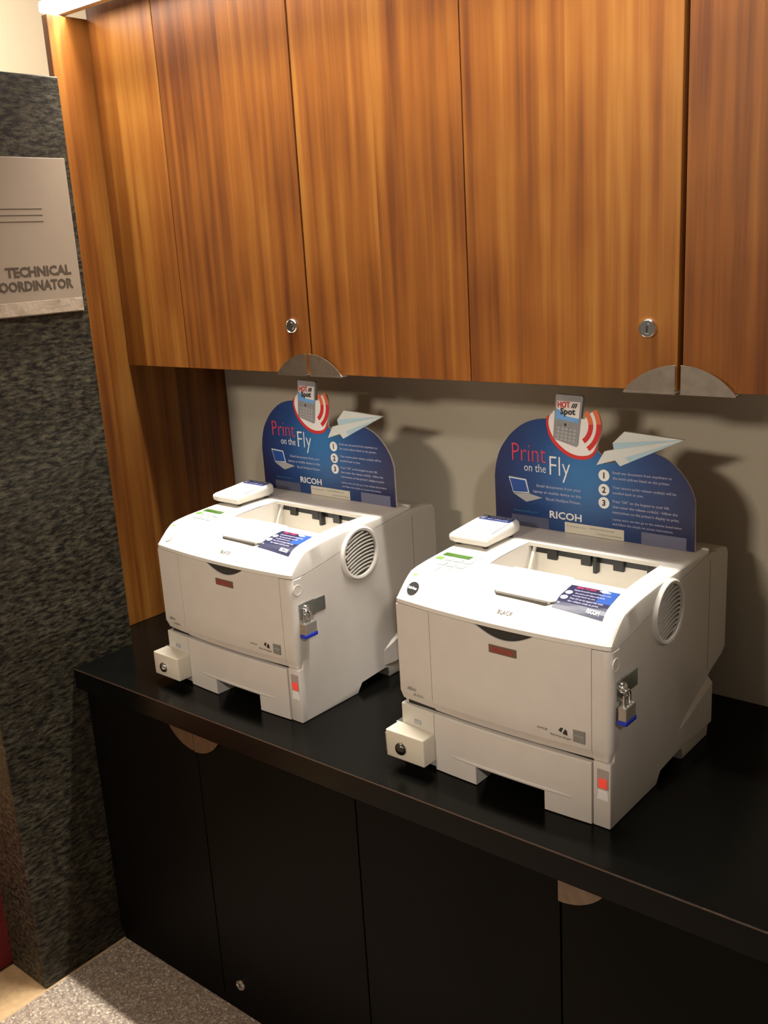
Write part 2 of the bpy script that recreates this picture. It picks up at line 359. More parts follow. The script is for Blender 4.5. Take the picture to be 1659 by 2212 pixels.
# ------------------------------------------------------------------ printer
WP = .388
def bul(x, a): return -a * (1 - ((x + .194) / .194) ** 2)
def lerp(pts, y):
    if y <= pts[0][0]: return pts[0][1]
    for (a, b_), (c, d) in zip(pts, pts[1:]):
        if y <= c: return b_ + (d - b_) * (y - a) / (c - a)
    return pts[-1][1]
SEAM = [(.0, .2815), (.03, .2825), (.075, .289), (.144, .303), (.222, .319), (.327, .3315), (.345, .333)]
def front_panel(name, x0, x1, z0, z1, amp, mat_, parent, ztop=None, lip=.0, thick=.010, n=24, rl=0.0, rr=0.0, side=None, y0=0.0):
    """curved front panel, columns across x; rows up z; rl/rr edge rounding; side=(xside, ydepth) wraps round the right corner"""
    cols = []
    for i in range(n + 1):
        x = x0 + (x1 - x0) * i / n; cols.append((x, y0 + bul(x, amp)))
    if side:
        cols = [c for c in cols if c[0] < -.0125] + [(-.012, y0 + bul(-.012, amp) + .0003)]
        cx_, cy_, r_ = -.011, y0 + .0115, .011
        for k in range(1, 9):
            a = -math.pi / 2 + math.pi / 2 * k / 8; cols.append((cx_ + (r_ + .0012) * math.cos(a), cy_ + (r_ + .0012) * math.sin(a)))
        cols.append((.0012, side))
    rows = []
    m = len(cols)
    def inset(c, k):   # move inward (back) by k
        x, y = c
        if side and x > -.011: a = min(1, (x + .011) / .011); return (x - k * a, y + k * (1 - a))
        return (x, y + k)
    zt = [ztop(c[0]) if ztop else z1 for c in cols]
    rows.append([(*inset(c, thick), z0) for c in cols])
    rows.append([(*inset(c, lip + .001), z0) for c in cols])
    if lip: rows.append([(*inset(c, .0015), z0 + .014) for c in cols]); rows.append([(*c, z0 + .017) for c in cols])
    else: rows.append([(*c, z0 + .001) for c in cols])
    for f in (.25, .5, .75): rows.append([(*c, z0 + .017 + (zt[i] - .001 - z0 - .017) * f) for i, c in enumerate(cols)])
    rows.append([(*c, zt[i] - .0015) for i, c in enumerate(cols)])
    rows.append([(*inset(c, .0015), zt[i]) for i, c in enumerate(cols)])
    rows.append([(*inset(c, thick), zt[i]) for i, c in enumerate(cols)])
    rows.append(rows[0])
    b = MB(); V = b.grid(rows)
    for j in (0, -1):
        try: b.bm.faces.new([V[i][j] for i in range(len(V) - 1)])
        except ValueError: pass
    return b.build(name, mat_, parent, True, 40)

def make_printer(x, y, rz, label, dark_round):
    t = thing('laser_printer', label, 'printer', (x, y, 0), rz, 'white laser printers on the worktop')
    # main body side profile
    prof = [(.012, .0005), (.155, .0005), (.162, .018), (.166, .022), (.238, .027), (.248, .024), (.25, .0005), (.352, .0005), (.354, .02), (.352, .100), (.340, .113), (.362, .120), (.405, .133), (.4215, .141), (.4215, .314), (.414, .324), (.346, .3315)]
    top = [(yy, zz - .0009) for yy, zz in SEAM if .012 < yy < .34][::-1]
    prof = prof + top + [(.012, .2808)]
    mid = [p for p in prof if p[1] > .028 or p[0] > .24]; mid = [(.012, .0335), (.20, .0335)] + [p for p in mid if p[0] > .24 or p[1] > .1]
    cut = [(.252, .3250), (.252, .2500), (.012, .2500)]
    low = [p for p in prof if not (p[1] > .26 and p[0] < .34)] + cut; mid = [p for p in mid if not (p[1] > .26 and p[0] < .34)] + cut
    b = MB().prism(prof, -WP, -.2815, 'x', .0025); b.prism(low, -.2850, -.2335, 'x'); b.prism(mid, -.2336, -.1069, 'x'); b.prism(low, -.1070, -.0300, 'x'); b.prism(prof, -.0325, 0.0, 'x', .0025)
    body = b.build('body', PL, t, True, 30)
    # hollow dark behind seams
    MB().box(-WP + .012, -.0125, .006, .013, .037, .2800).build('inner_chassis', DK, t)
    # rear lower bulge with sloping top
    for xs in (0.0,):
        b = MB(); rows = []
        for (yy, zt_, out) in ((.235, .060, .000), (.26, .075, .004), (.30, .092, .006), (.345, .108, .008), (.351, .108, .007)):
            rows.append([(xs - .002, yy, .027), (xs + out, yy, .030), (xs + out, yy, zt_ - out * .9), (xs - .002, yy, zt_ + .004)])
        V = b.grid(rows, True); b.bm.faces.new(V[0]); b.bm.faces.new(V[-1][::-1]); b.build('rear_foot_cover', PL, t, True, 30)
    MB().box(-.0005, .0003, .3445, .3455, .125, .318).build('panel_seam', mat('seam_grey', (.18, .16, .14), .6), t)
    # front panels
    front_panel('corner_cover', -.0283, 0, .107, .2805, .010, PL, t, lip=.004, side=.024, y0=.0)
    def zt(x):
        k = (x + .1745) / .054
        return .2815 if abs(k) >= 1 else .2815 - .0172 * (1 - k * k) ** 1.15
    fc = front_panel('front_cover', -.3157, -.0292, .107, .2815, .010, PL, t, ztop=zt, lip=.0065, n=56)
    front_panel('left_cover', -WP + .0003, -.3166, .109, .2808, .010, PL, t, lip=.0065)
    MB().prism([(-.236, .283), (-.12, .283), (-.12, .258), (-.236, .258)], -.006, .004, 'y').build('handle_recess', mat('recess_black', (.02, .026, .03), .25), t)
    # vertical lip catching light on the scoop handled by the cover thickness
    # badge and logos
    yb = bul(-.173, .010)
    bd = MB().box(-.1985, -.1495, yb - .0012, yb + .003, .2415, .2545, .0004).build('brand_badge', BADGE, t)
    tt = MB(); text_into(tt, 'RICOH', -.174, .2447, .036, .0066, 'C', 0, onY(yb - .0012), .02); tt.build('badge_lettering', BADR, bd)
    lg = MB()
    def YB(x, a=.010): return bul(x, a) - .0003
    text_into(lg, 'Aficio', -.371, .1325, None, .0062, 'L', .3, onY(YB(-.355) ), 0, .9)
    lg.build('logo_lettering', MGREY, t); lg = MB()
    text_into(lg, 'SP 4210N', -.357, .1245, None, .0042, 'L', .3, onY(YB(-.345)), 0, .9)
    lg.build('model_lettering', MGREY, t); lg = MB()
    text_into(lg, 'RPCS', -.117, .1375, .018, .0030, 'L', .3, onY(YB(-.11)), .01)
    lg.build('driver_mark', MGREY, t); lg = MB()
    text_into(lg, 'Easy to be changed', -.094, .1325, .034, .0026, 'L', 0, onY(YB(-.096)), .01)
    lg.build('small_logo_lettering', MGREY, t)
    ic = MB(); yi = YB(-.072)
    ic.prism([(-.0815, .1425), (-.0775, .1475), (-.0735, .1475), (-.0765, .1395)], yi - .0003, yi + .003, 'y'); ic.prism([(-.0745, .1385), (-.0705, .1465), (-.0675, .1445), (-.0665, .1375)], yi - .0003, yi + .003, 'y')
    ic.build('arrow_mark', DGREY, t)
    ys = YB(-.0580); e_ = MB().box(-.0575, -.0385, ys - .0002, ys + .004, .1305, .1495).build('energy_mark', MGREY, t)
    tt = MB(); text_into(tt, 'energy', -.048, .1395, .015, .0050, 'C', .2, onY(ys - .0002)); tt.build('energy_lettering', LGREY, e_)
    # paper tray section
    front_panel('left_tray_panel', -WP + .001, -.3165, .006, .1025, .008, PLC, t, n=6)
    MB().box(-.3585, -.3445, -.0045, .001, .0735, .0805).build('tray_label', LGREY, t)
    def ztr(x): return .1025
    # tray front with arch notch: left, middle (raised), right pieces in one mesh
    b = MB()
    def piece(x0, x1, z0, y_back=.012, n=8):
        cols = [(x0 + (x1 - x0) * i / n) for i in range(n + 1)]
        rows = [[(x, y_back, z0) for x in cols], [(x, bul(x, .008) + .001, z0) for x in cols], [(x, bul(x, .008), z0 + .001) for x in cols], [(x, bul(x, .008), .1010) for x in cols], [(x, bul(x, .008) + .0015, .1025) for x in cols], [(x, y_back, .1025) for x in cols], [(x, y_back, z0) for x in cols]]
        V = b.grid(rows)
        for j in (0, -1): b.bm.faces.new([V[i][j] for i in range(len(V) - 1)])
    piece(-.3155, -.233, .001); piece(-.233, -.107, .033, .012, 12); piece(-.107, -.0297, .001)
    b.build('paper_tray', PL, t, True, 30)
    # foot blocks behind the notch give it depth
    MB().box(-.233, -.107, -.004, .16, .0325, .036).build('tray_underside', PL, t)
    b = MB(); rows = []
    for i in range(25):
        x = -.285 + .225 * i / 24; k = (x + .172) / .1125; zc = .0375 + .0 * k; o = .0020 * max(0, 1 - k * k) ** .5
        rows.append([(x, bul(x, .008) + .0005, zc + .0030), (x, bul(x, .008) - o, zc), (x, bul(x, .008) - o, zc - .0018), (x, bul(x, .008) + .0005, zc - .0045)])
    V = b.grid(rows); b.build('grip_ridge', PL, t, True, 60)
    b = MB(); b.box(-.0283, .0, .0, .014, .0008, .1060, .0018); b.build('power_switch_panel', PL, t, True, 30)
    sw = MB().box(-.0215, -.0025, -.0006, .001, .064, .096, .0004).build('switch_recess', mat('switch_recess_grey', (.40, .34, .32), .5), t)
    MB().box(-.0185, -.0050, -.0026, .0, .0665, .0815, .001).build('rocker_switch', REDSW, sw)
    MB().prism([(-.0215, .047), (-.0190, .0625), (-.0045, .0625), (-.0025, .047)], -.0010, .001, 'y', .0003).build('switch_label', WHT, t)
    # lock box on the left of the tray
    lb = MB().box(-.3960, -.3160, -.036, .0, .0175, .0665, .0022, 3).build('security_lock_box', LB, t, True, 30)
    MB().lathe([(.0108, -.0355), (.0108, -.0385), (.0085, -.0410), (.0040, -.0425), (.0005, -.0428)], (-.3640, .0385), 'y', 24).build('lock_cylinder', CHR if not dark_round else DKM, lb, True, 50)
    b = MB(); b.box(-.3995, -.3962, -.034, -.004, .024, .058, .001); b.box(-.3995, -.3890, -.003, .035, .030, .066, .001); b.build('lock_bracket', ZINC, lb)
    # ---------------- top cover with output opening
    FP = [(0.0, .2830), (0.0, .2895), (.0025, .2930), (.0105, .3010), (.023, .3130), (.034, .3215), (.044, .3262), (.058, .3290), (.085, .3320), (.115, .3340), (.150, .3362), (.190, .3375), (.237, .3380), (.300, .3382), (.338, .3382)]
    xs = [-WP, -WP + .0008, -WP + .003, -WP + .008, -.36, -.33, -.30, -.2795, -.25, -.22, -.19, -.16, -.13, -.10, -.07, -.0345, -.020, -.008, -.003, -.0008, 0.0]
    def drop(x):
        e = min(-x, x + WP); return {0: .0042, 1: .0024, 2: .0009}.get(0 if e < 1e-5 else 1 if e < .001 else 2 if e < .0035 else 9, 0)
    b = MB(); V = []
    for k, (yy, zz) in enumerate(FP):
        row = []
        for x in xs:
            am = .013 if yy < .05 else .013 * max(0, 1 - (yy - .05) / .06); hb = 0 if yy > .06 else 1
            rear = 0
            Y = yy + bul(x, am) + (drop(x) * .8 if k < 6 else 0); row.append(b.bm.verts.new((x, Y, zz - (drop(x) if k > 1 else 0))))
        V.append(row)
    hole = lambda i, j: FP[i][0] >= .1149 and FP[i + 1][0] <= .2371 and xs[j] >= -.2796 and xs[j + 1] <= -.0344
    for i in range(len(FP) - 1):
        for j in range(len(xs) - 1):
            if not hole(i, j): b.bm.faces.new((V[i][j], V[i][j + 1], V[i + 1][j + 1], V[i + 1][j]))
    # side skirts following the seam line
    for j, xx in ((0, -WP), (len(xs) - 1, 0.0)):
        prev = None
        for i in range(1, len(FP)):
            yy = V[i][j].co.y; zz = min(lerp(SEAM, yy), V[i][j].co.z - .0005); nv = b.bm.verts.new((xx, yy, zz))
            if prev: b.bm.faces.new((V[i - 1][j], V[i][j], nv, prev))
            prev = nv
    # front under-lip, rear skirt
    lipv = [b.bm.verts.new((v.co.x, v.co.y + .006, v.co.z + .0002)) for v in V[0]]
    rear = [b.bm.verts.new((v.co.x, v.co.y + .004, .3320)) for v in V[-1]]
    for j in range(len(xs) - 1):
        b.bm.faces.new((V[0][j], V[0][j + 1], lipv[j + 1], lipv[j])); b.bm.faces.new((V[-1][j], V[-1][j + 1], rear[j + 1], rear[j]))
    b.build('top_cover', PL2, t, True, 24)
    MB().box(-WP + .002, -.002, .3385, .3455, .3315, .3400, .001).build('rear_hinge_rail', PL2, t)
    # inside of the output tray
    x0, x1 = -.2795, -.0345
    b = MB()
    b.grid([[(x0, .115, .334), (x1, .115, .334)], [(x0, .115, .285), (x1, .115, .285)], [(x0, .246, .256), (x1, .246, .256)]])
    for xx in (x0, x1): b.bm.faces.new([b.bm.verts.new(p) for p in ((xx, .115, .334), (xx, .237, .338), (xx, .250, .338), (xx, .250, .250), (xx, .115, .280))])
    b.build('output_tray', PL2, t)
    b = MB(); b.box(x0, x1, .2475, .2495, .255, .3240); b.build('tray_back_wall', PLC, t)
    b = MB(); b.prism([(.237, .338), (.237, .3315), (.244, .3300), (.250, .3290), (.250, .338)], x0, x1, 'x'); b.build('rear_rim', PLC, t)
    ex = MB().box(x0, x1, .2455, .2475, .3190, .3310).build('paper_exit_slot', BLK, t)
    for a in (-.246, -.181, -.1215, -.062):
        MB().box(a, a + .019, .2405, .2475, .3110, .3300, .0012).build('exit_roller', BLK, ex)
    MB().box(-.1555, -.1485, .2350, .2475, .3020, .3300, .0012).build('paper_sensor_flag', BLK, ex)
    MB().prism([(.2470, .330), (.2420, .330), (.2080, .262), (.2160, .262)], -.2740, -.2690, 'x').build('tray_rib', PLC, t)
    # paper support flap in the cover
    b = MB(); rows = []
    for k in range(13):
        s = k / 12; yy = .024 + .094 * s; zz = lerp(FP[2:], yy) + .0028 * (1 - s) ** 1.5 + .0004
        if yy < .05: zz = max(zz, .3255 + .0022)
        inx = .010 * max(0, 1 - s * 9) ** 2
        r = -.104 - .0 - .020 * s - inx; l = -.213 + inx - .02 * s
        rows.append([(l, yy, zz - .004), (l, yy, zz), (l + .002, yy, zz + .0008), (r - .002, yy, zz + .0008), (r, yy, zz), (r, yy, zz - .004)])
    V2 = b.grid(rows, True); b.bm.faces.new(V2[0]); b.bm.faces.new(V2[-1][::-1])
    b.build('paper_support_flap', PL2, t, True, 40)
    MB().prism([(-.212, .0285), (-.205, .0225), (-.118, .0222), (-.106, .030), (-.106, .04), (-.212, .04)], .3180, .3262, 'z').build('flap_shadow_slot', mat('flap_shadow_grey', (.16, .15, .13), .6), t)  # grey slab paints the shadow line under the flap's front edge
    # control panel lying on the cover's left
    sl = lambda yy: lerp(FP[2:], yy)
    def strip(name, m, x0, x1, y0, y1, dz, par, h=.0006):
        b = MB(); rows = []
        for k in range(9):
            yy = y0 + (y1 - y0) * k / 8; z = sl(yy) + dz
            rows.append([(x0, yy, z - .003), (x0, yy, z + h), (x1, yy, z + h), (x1, yy, z - .003)])
        V = b.grid(rows, True); b.bm.faces.new(V[0]); b.bm.faces.new(V[-1][::-1]); return b.build(name, m, par)
    cp = strip('control_panel', CTLP, -.374, -.303, .016 if dark_round else .014, .137, .0000, t)
    strip('display', LCD, -.372, -.318, .112, .124, .0006, cp)
    strip('online_key', GKEY, -.374, -.362, .094, .103, .001, cp)
    strip('status_light', GKEY, -.3735, -.366, .030, .036, .001, cp)
    for r_, yy in enumerate((.094, .074, .054, .030)):
        for q in range(3):
            xk = -.356 + q * .019 - (.004 if r_ == 3 else 0); strip('panel_key', KEYM, xk, xk + .014, yy, yy + .012, .0008, cp, .0012)
    # round badge at the sloping left corner, small lettering
    yr = -.0005; n = 28; b = MB(); pts = []
    for r_ in (0.0, 1.0):
        pass
    cen = (-.3600, .0165); ring = []
    def on_slope(x, s):   # s along slope from the edge
        y_ = s; return (x, y_ + bul(x, .013), sl(s) )
    R0 = .0115
    top_ = [b.bm.verts.new(tuple(Vector(on_slope(cen[0] + R0 * math.cos(2 * math.pi * k / n), cen[1] + R0 * .76 * math.sin(2 * math.pi * k / n))) + Vector((0, -.0009, .0009)))) for k in range(n)]
    low_ = [b.bm.verts.new(v.co + Vector((0, .002, -.002))) for v in top_]
    b.bm.faces.new(top_)
    for k in range(n): b.bm.faces.new((top_[k], top_[(k + 1) % n], low_[(k + 1) % n], low_[k]))
    rb = b.build('round_sticker', DGREY if dark_round else PL, t)
    if dark_round:
        sh = .0003
        place = lambda u, v, d: tuple(Vector(on_slope(u, v)) + Vector((0, -.0011 - d * sh, .0011 + d * sh)))
        tt = MB(); text_into(tt, 'Black-Printer', cen[0], .0150, .0185, .0034, 'C', 0, place, .01); tt.build('sticker_lettering', WHT, rb)
    place = lambda u, v, d: tuple(Vector(on_slope(u, v)) + Vector((0, -.0003 - d * .0003, .0003 + d * .0003)))
    tt = MB(); text_into(tt, 'BLACK', -.188, .0125, .026, .0050, 'L', 0, place, 0); tt.build('cover_lettering', MGREY, t)
    # instruction sticker
    q = [(-.1080, .0225), (-.0250, .0225), (-.0330, .0935), (-.1135, .0935)]
    def SQ(u, v):   # u,v in 0..1
        xx = (q[0][0] * (1 - u) + q[1][0] * u) * (1 - v) + (q[3][0] * (1 - u) + q[2][0] * u) * v; yy = q[0][1] * (1 - v) + q[2][1] * v
        am = .013 if yy < .05 else .013 * max(0, 1 - (yy - .05) / .06)
        return xx, yy + 0 * am
    def cov(yy, x):
        best = None
        P_ = [(a + bul(x, .013 if a < .05 else .013 * max(0, 1 - (a - .05) / .06)), z) for a, z in FP[2:]]
        return lerp(P_, yy)
    def spatch(name, m, u0, u1, v0, v1, dz, par):
        b = MB(); rows = []
        for k in range(11):
            v = v0 + (v1 - v0) * k / 10; r_ = []
            for j in range(5):
                u = u0 + (u1 - u0) * j / 4; xx, yy = SQ(u, v); r_.append((xx, yy, cov(yy, xx) + dz))
            rows.append(r_)
        b.grid(rows); return b.build(name, m, par)
    st = spatch('instruction_sticker', NAVY, 0, 1, 0, 1, .0006, t)
    spatch('sticker_blue_area', NAVY2, .70, 1, .42, 1, .0008, st)
    pl3 = lambda u, v, d: (lambda p: (p[0], p[1], cov(p[1], p[0]) + .0011 + d * .0003))(SQ(u, v))
    tt = MB(); text_into(tt, 'EMAIL TO PRINT', .16, .86, .40, .09, 'L', 0, pl3, .01); tt.build('sticker_heading', PNK, st)
    tt = MB()
    for v_, txt, u_, w_ in ((.73, 'Email any document from anywhere to the printer address', .16, .74), (.60, 'Your secure print release code will be', .22, .60), (.48, 'emailed back to you', .22, .45), (.35, 'Press OK on the keypad then enter', .22, .66), (.24, 'the release code to print', .22, .60), (.12, 'www', .06, .05)):
        text_into(tt, txt, u_, v_, w_, .065, 'L', 0, pl3, .0)
    tt.build('sticker_small_print', WHTP, st)
    tt = MB(); text_into(tt, 'RICOH', .66, .06, .24, .10, 'L', 0, pl3, .03)
    tt.build('sticker_maker_lettering', WHT, st)
    for cu_, cv_ in ((.10, .62), (.10, .38)):
        tt = MB(); vv = [tt.bm.verts.new(pl3(cu_ + .07 * math.cos(a * math.pi / 12), cv_ + .085 * math.sin(a * math.pi / 12), 0)) for a in range(24)]; tt.bm.faces.new(vv); tt.build('sticker_disc', WHT, st)
    tt = MB(); vv = [tt.bm.verts.new(pl3(u_, v_, 0)) for u_, v_ in ((.60, .93), (.72, .99), (.86, .90), (.70, .86))]; tt.bm.faces.new(vv)
    tt.build('sticker_plane_mark', WHT, st)
    # fan grille on the right side
    cy_, cz_, R = .182, .2835, .050
    b = MB().lathe([(R + .002, -.003), (R + .0015, .004), (R - .001, .0068), (R - .0055, .0062), (R - .0065, .0020), (R - .0065, -.003)], (cy_, cz_), 'x', 48)
    fg = b.build('fan_grille', PL2, t, True, 40)
    # remove caps so slats show: caps lie at x=-.003 inside the body
    MB().cyl((cy_, cz_), R - .0062, .0002, .0012, 'x', 40).build('grille_backing', mat('grille_dark', (.05, .042, .035), .7), fg)
    b = MB(); ns = 12
    for k in range(ns):
        d = -R + .010 + (2 * R - .020) * k / (ns - 1); rows = []
        for i in range(17):
            s = -1 + 2 * i / 16; u = s * R
            v = d + .010 * (u / R) + .010 * (1 - (u / R) ** 2) - .004
            rr_ = math.hypot(u, v)
            if rr_ > R - .0062: continue
            rows.append([(.001, cy_ + u, cz_ + v + .0004), (.0048, cy_ + u, cz_ + v + .0006), (.0048, cy_ + u, cz_ + v - .0018), (.001, cy_ + u, cz_ + v - .0022)])
        if len(rows) > 1:
            V = b.grid(rows, True); b.bm.faces.new(V[0]); b.bm.faces.new(V[-1][::-1])
    b.build('grille_slats', PL2, fg)
    # round latch button and hasp on the corner
    MB().lathe([(.0100, .0000), (.0100, .0020), (.0092, .0024), (.0085, .0018), (.001, .0018)], (.0125, .2595), 'x', 28).build('round_latch', PL, t, True, 40)
    h = MB(); h.box(.0012, .0036, .012, .052, .2020, .2320, .0008); h.box(.0005, .0022, .044, .080, .2030, .2300, .0006)
    hp = h.build('hasp', ZINC, t)
    MB().lathe([(.0090, .0034), (.0085, .0075), (.0055, .0100), (.0008, .0105)], (.0275, .2190), 'x', 24).build('hasp_boss', CHR, hp, True, 50)
    b = MB(); b.tube([(.003, .0200, 0.2210), (.010, .0200, 0.2210), (.0145, .0200, 0.2175), (.0150, .0200, 0.2120), (.0145, .0200, 0.2065), (.010, .0200, 0.2040), (.003, .0200, 0.2040)], .0018, 10); b.build('staple', CHR, hp, True)
    return t
def place_on(t, p): return t.matrix_basis @ Vector(p)

def make_padlock(pr, label, dx=0):
    R = Matrix.Rotation(pr.rotation_euler.z, 4, 'Z'); org = pr.location + R @ Vector((.0150, .0200, .1715))
    t = thing('padlock', label, 'padlock', org, pr.rotation_euler.z, 'laminated padlocks on the printer hasps'); t.scale = (.82, .82, .82)
    b = MB()
    for k in range(9):
        z = .0085 + k * .0028; b.box(-.0075, .0080, -.0185, .0185, z, z + .0025, .0007, 1)
    b.box(-.0070, .0075, -.0180, .0180, .0085, .0335)
    b.build('body', ZINC if 0 else mat('padlock_steel', (.50, .48, .45), .35, .9), t)
    MB().box(-.0088, .0093, -.0200, .0200, .0, .0088, .002).build('blue_bumper', BLUEP, t, True, 40)
    pts = [(0, -.0105, .033), (0, -.0105, .050)] + [(0, -.0105 * math.cos(a), .050 + .0105 * math.sin(a)) for a in [math.pi * k / 10 for k in range(1, 10)]] + [(0, .0105, .050), (0, .0105, .033)]
    MB().tube(pts, .0027, 12).build('shackle', CHR, t, True)
    b = MB()
    for yy in (-.0155, .0155, -.004): b.lathe([(.0019, .0330), (.0019, .0345), (.0008, .0352)], (.0035, yy), 'z', 10)
    b.build('rivets', CHR, t)
    return t
def make_keypad(pr, label):
    R = Matrix.Rotation(pr.rotation_euler.z, 4, 'Z'); org = pr.location + R @ Vector((-.352, .209, .3381))
    t = thing('release_keypad', label, 'keypad', org, pr.rotation_euler.z + math.radians(0), 'release keypads on the printers')
    w, d = .0405, .0530
    b = MB()   # wedge body
    def ring(k, z, tilt): return [(sx * (w - k), sy * (d - k), z + tilt * (sy + 1) / 2) for sx, sy in ((-1, -1), (1, -1), (1, 1), (-1, 1))]
    rows = [ring(.006, .0045, .0), ring(.001, .0085, .002), ring(0, .0140, .005), ring(.0008, .0185, .0075), ring(.004, .0215, .0085)]
    def rnd(r):
        out = []; c = 4; n = len(r)
        for i in range(n):
            p = Vector(r[i]); a = Vector(r[i - 1]); b2 = Vector(r[(i + 1) % n]); da = (a - p).normalized() * .0045; db = (b2 - p).normalized() * .0045
            for k in range(c + 1):
                s = k / c; out.append(tuple((p + da) * (1 - s) ** 2 + p * 2 * s * (1 - s) + (p + db) * s ** 2))
        return out
    V = b.grid([rnd(r) for r in rows], True); b.bm.faces.new(V[0]); b.bm.faces.new(V[-1][::-1])
    b.build('case', PL2, t, True, 50)
    b = MB()
    for sx in (-1, 1):
        for sy in (-1, 1): b.cyl((sx * .028, sy * .038), .005, .0002, .0060, 'z', 14)
    b.build('rubber_feet', BLK, t)
    zt = lambda y: .0218 + .0085 * (y + d) / (2 * d)
    def quad(name, m, x0, x1, y0, y1, dz, par, h=.0005):
        b = MB(); V = b.grid([[(x0, y0, zt(y0) + dz - .001), (x0, y0, zt(y0) + dz + h), (x1, y0, zt(y0) + dz + h), (x1, y0, zt(y0) + dz - .001)], [(x0, y1, zt(y1) + dz - .001), (x0, y1, zt(y1) + dz + h), (x1, y1, zt(y1) + dz + h), (x1, y1, zt(y1) + dz - .001)]], True)
        b.bm.faces.new(V[0]); b.bm.faces.new(V[-1][::-1]); return b.build(name, m, par)
    quad('display_window', LGREY, -.034, .034, .031, .049, .0, t)
    s = quad('blue_label', mat('keypad_label_blue', (.03, .055, .22), .4), -.030, .034, .027, .046, .0004, t)
    pk = lambda u, v, d_: (u, v, zt(v) + .0012 + d_ * .0003)
    tt = MB(); text_into(tt, 'Press OK to start', -.014, .0385, .045, .0045, 'L', 0, pk); text_into(tt, 'enter release code', -.014, .0300, .042, .0045, 'L', 0, pk)
    vv = [tt.bm.verts.new(pk(-.0245 + .0055 * math.cos(a * math.pi / 10), .0365 + .0065 * math.sin(a * math.pi / 10), 0)) for a in range(20)]; tt.bm.faces.new(vv)
    tt.build('label_lettering', WHTP, s)
    for r_ in range(4):
        for q in range(4): quad('key', mat('keypad_key', (.70, .69, .66), .5), -.029 + q * .0160, -.018 + q * .0160, -.042 + r_ * .0165, -.030 + r_ * .0165, .0, t, .0004)
    quad('edge_slot', MGREY, .0350, .0358, -.030, .022, .0, t)
    return t

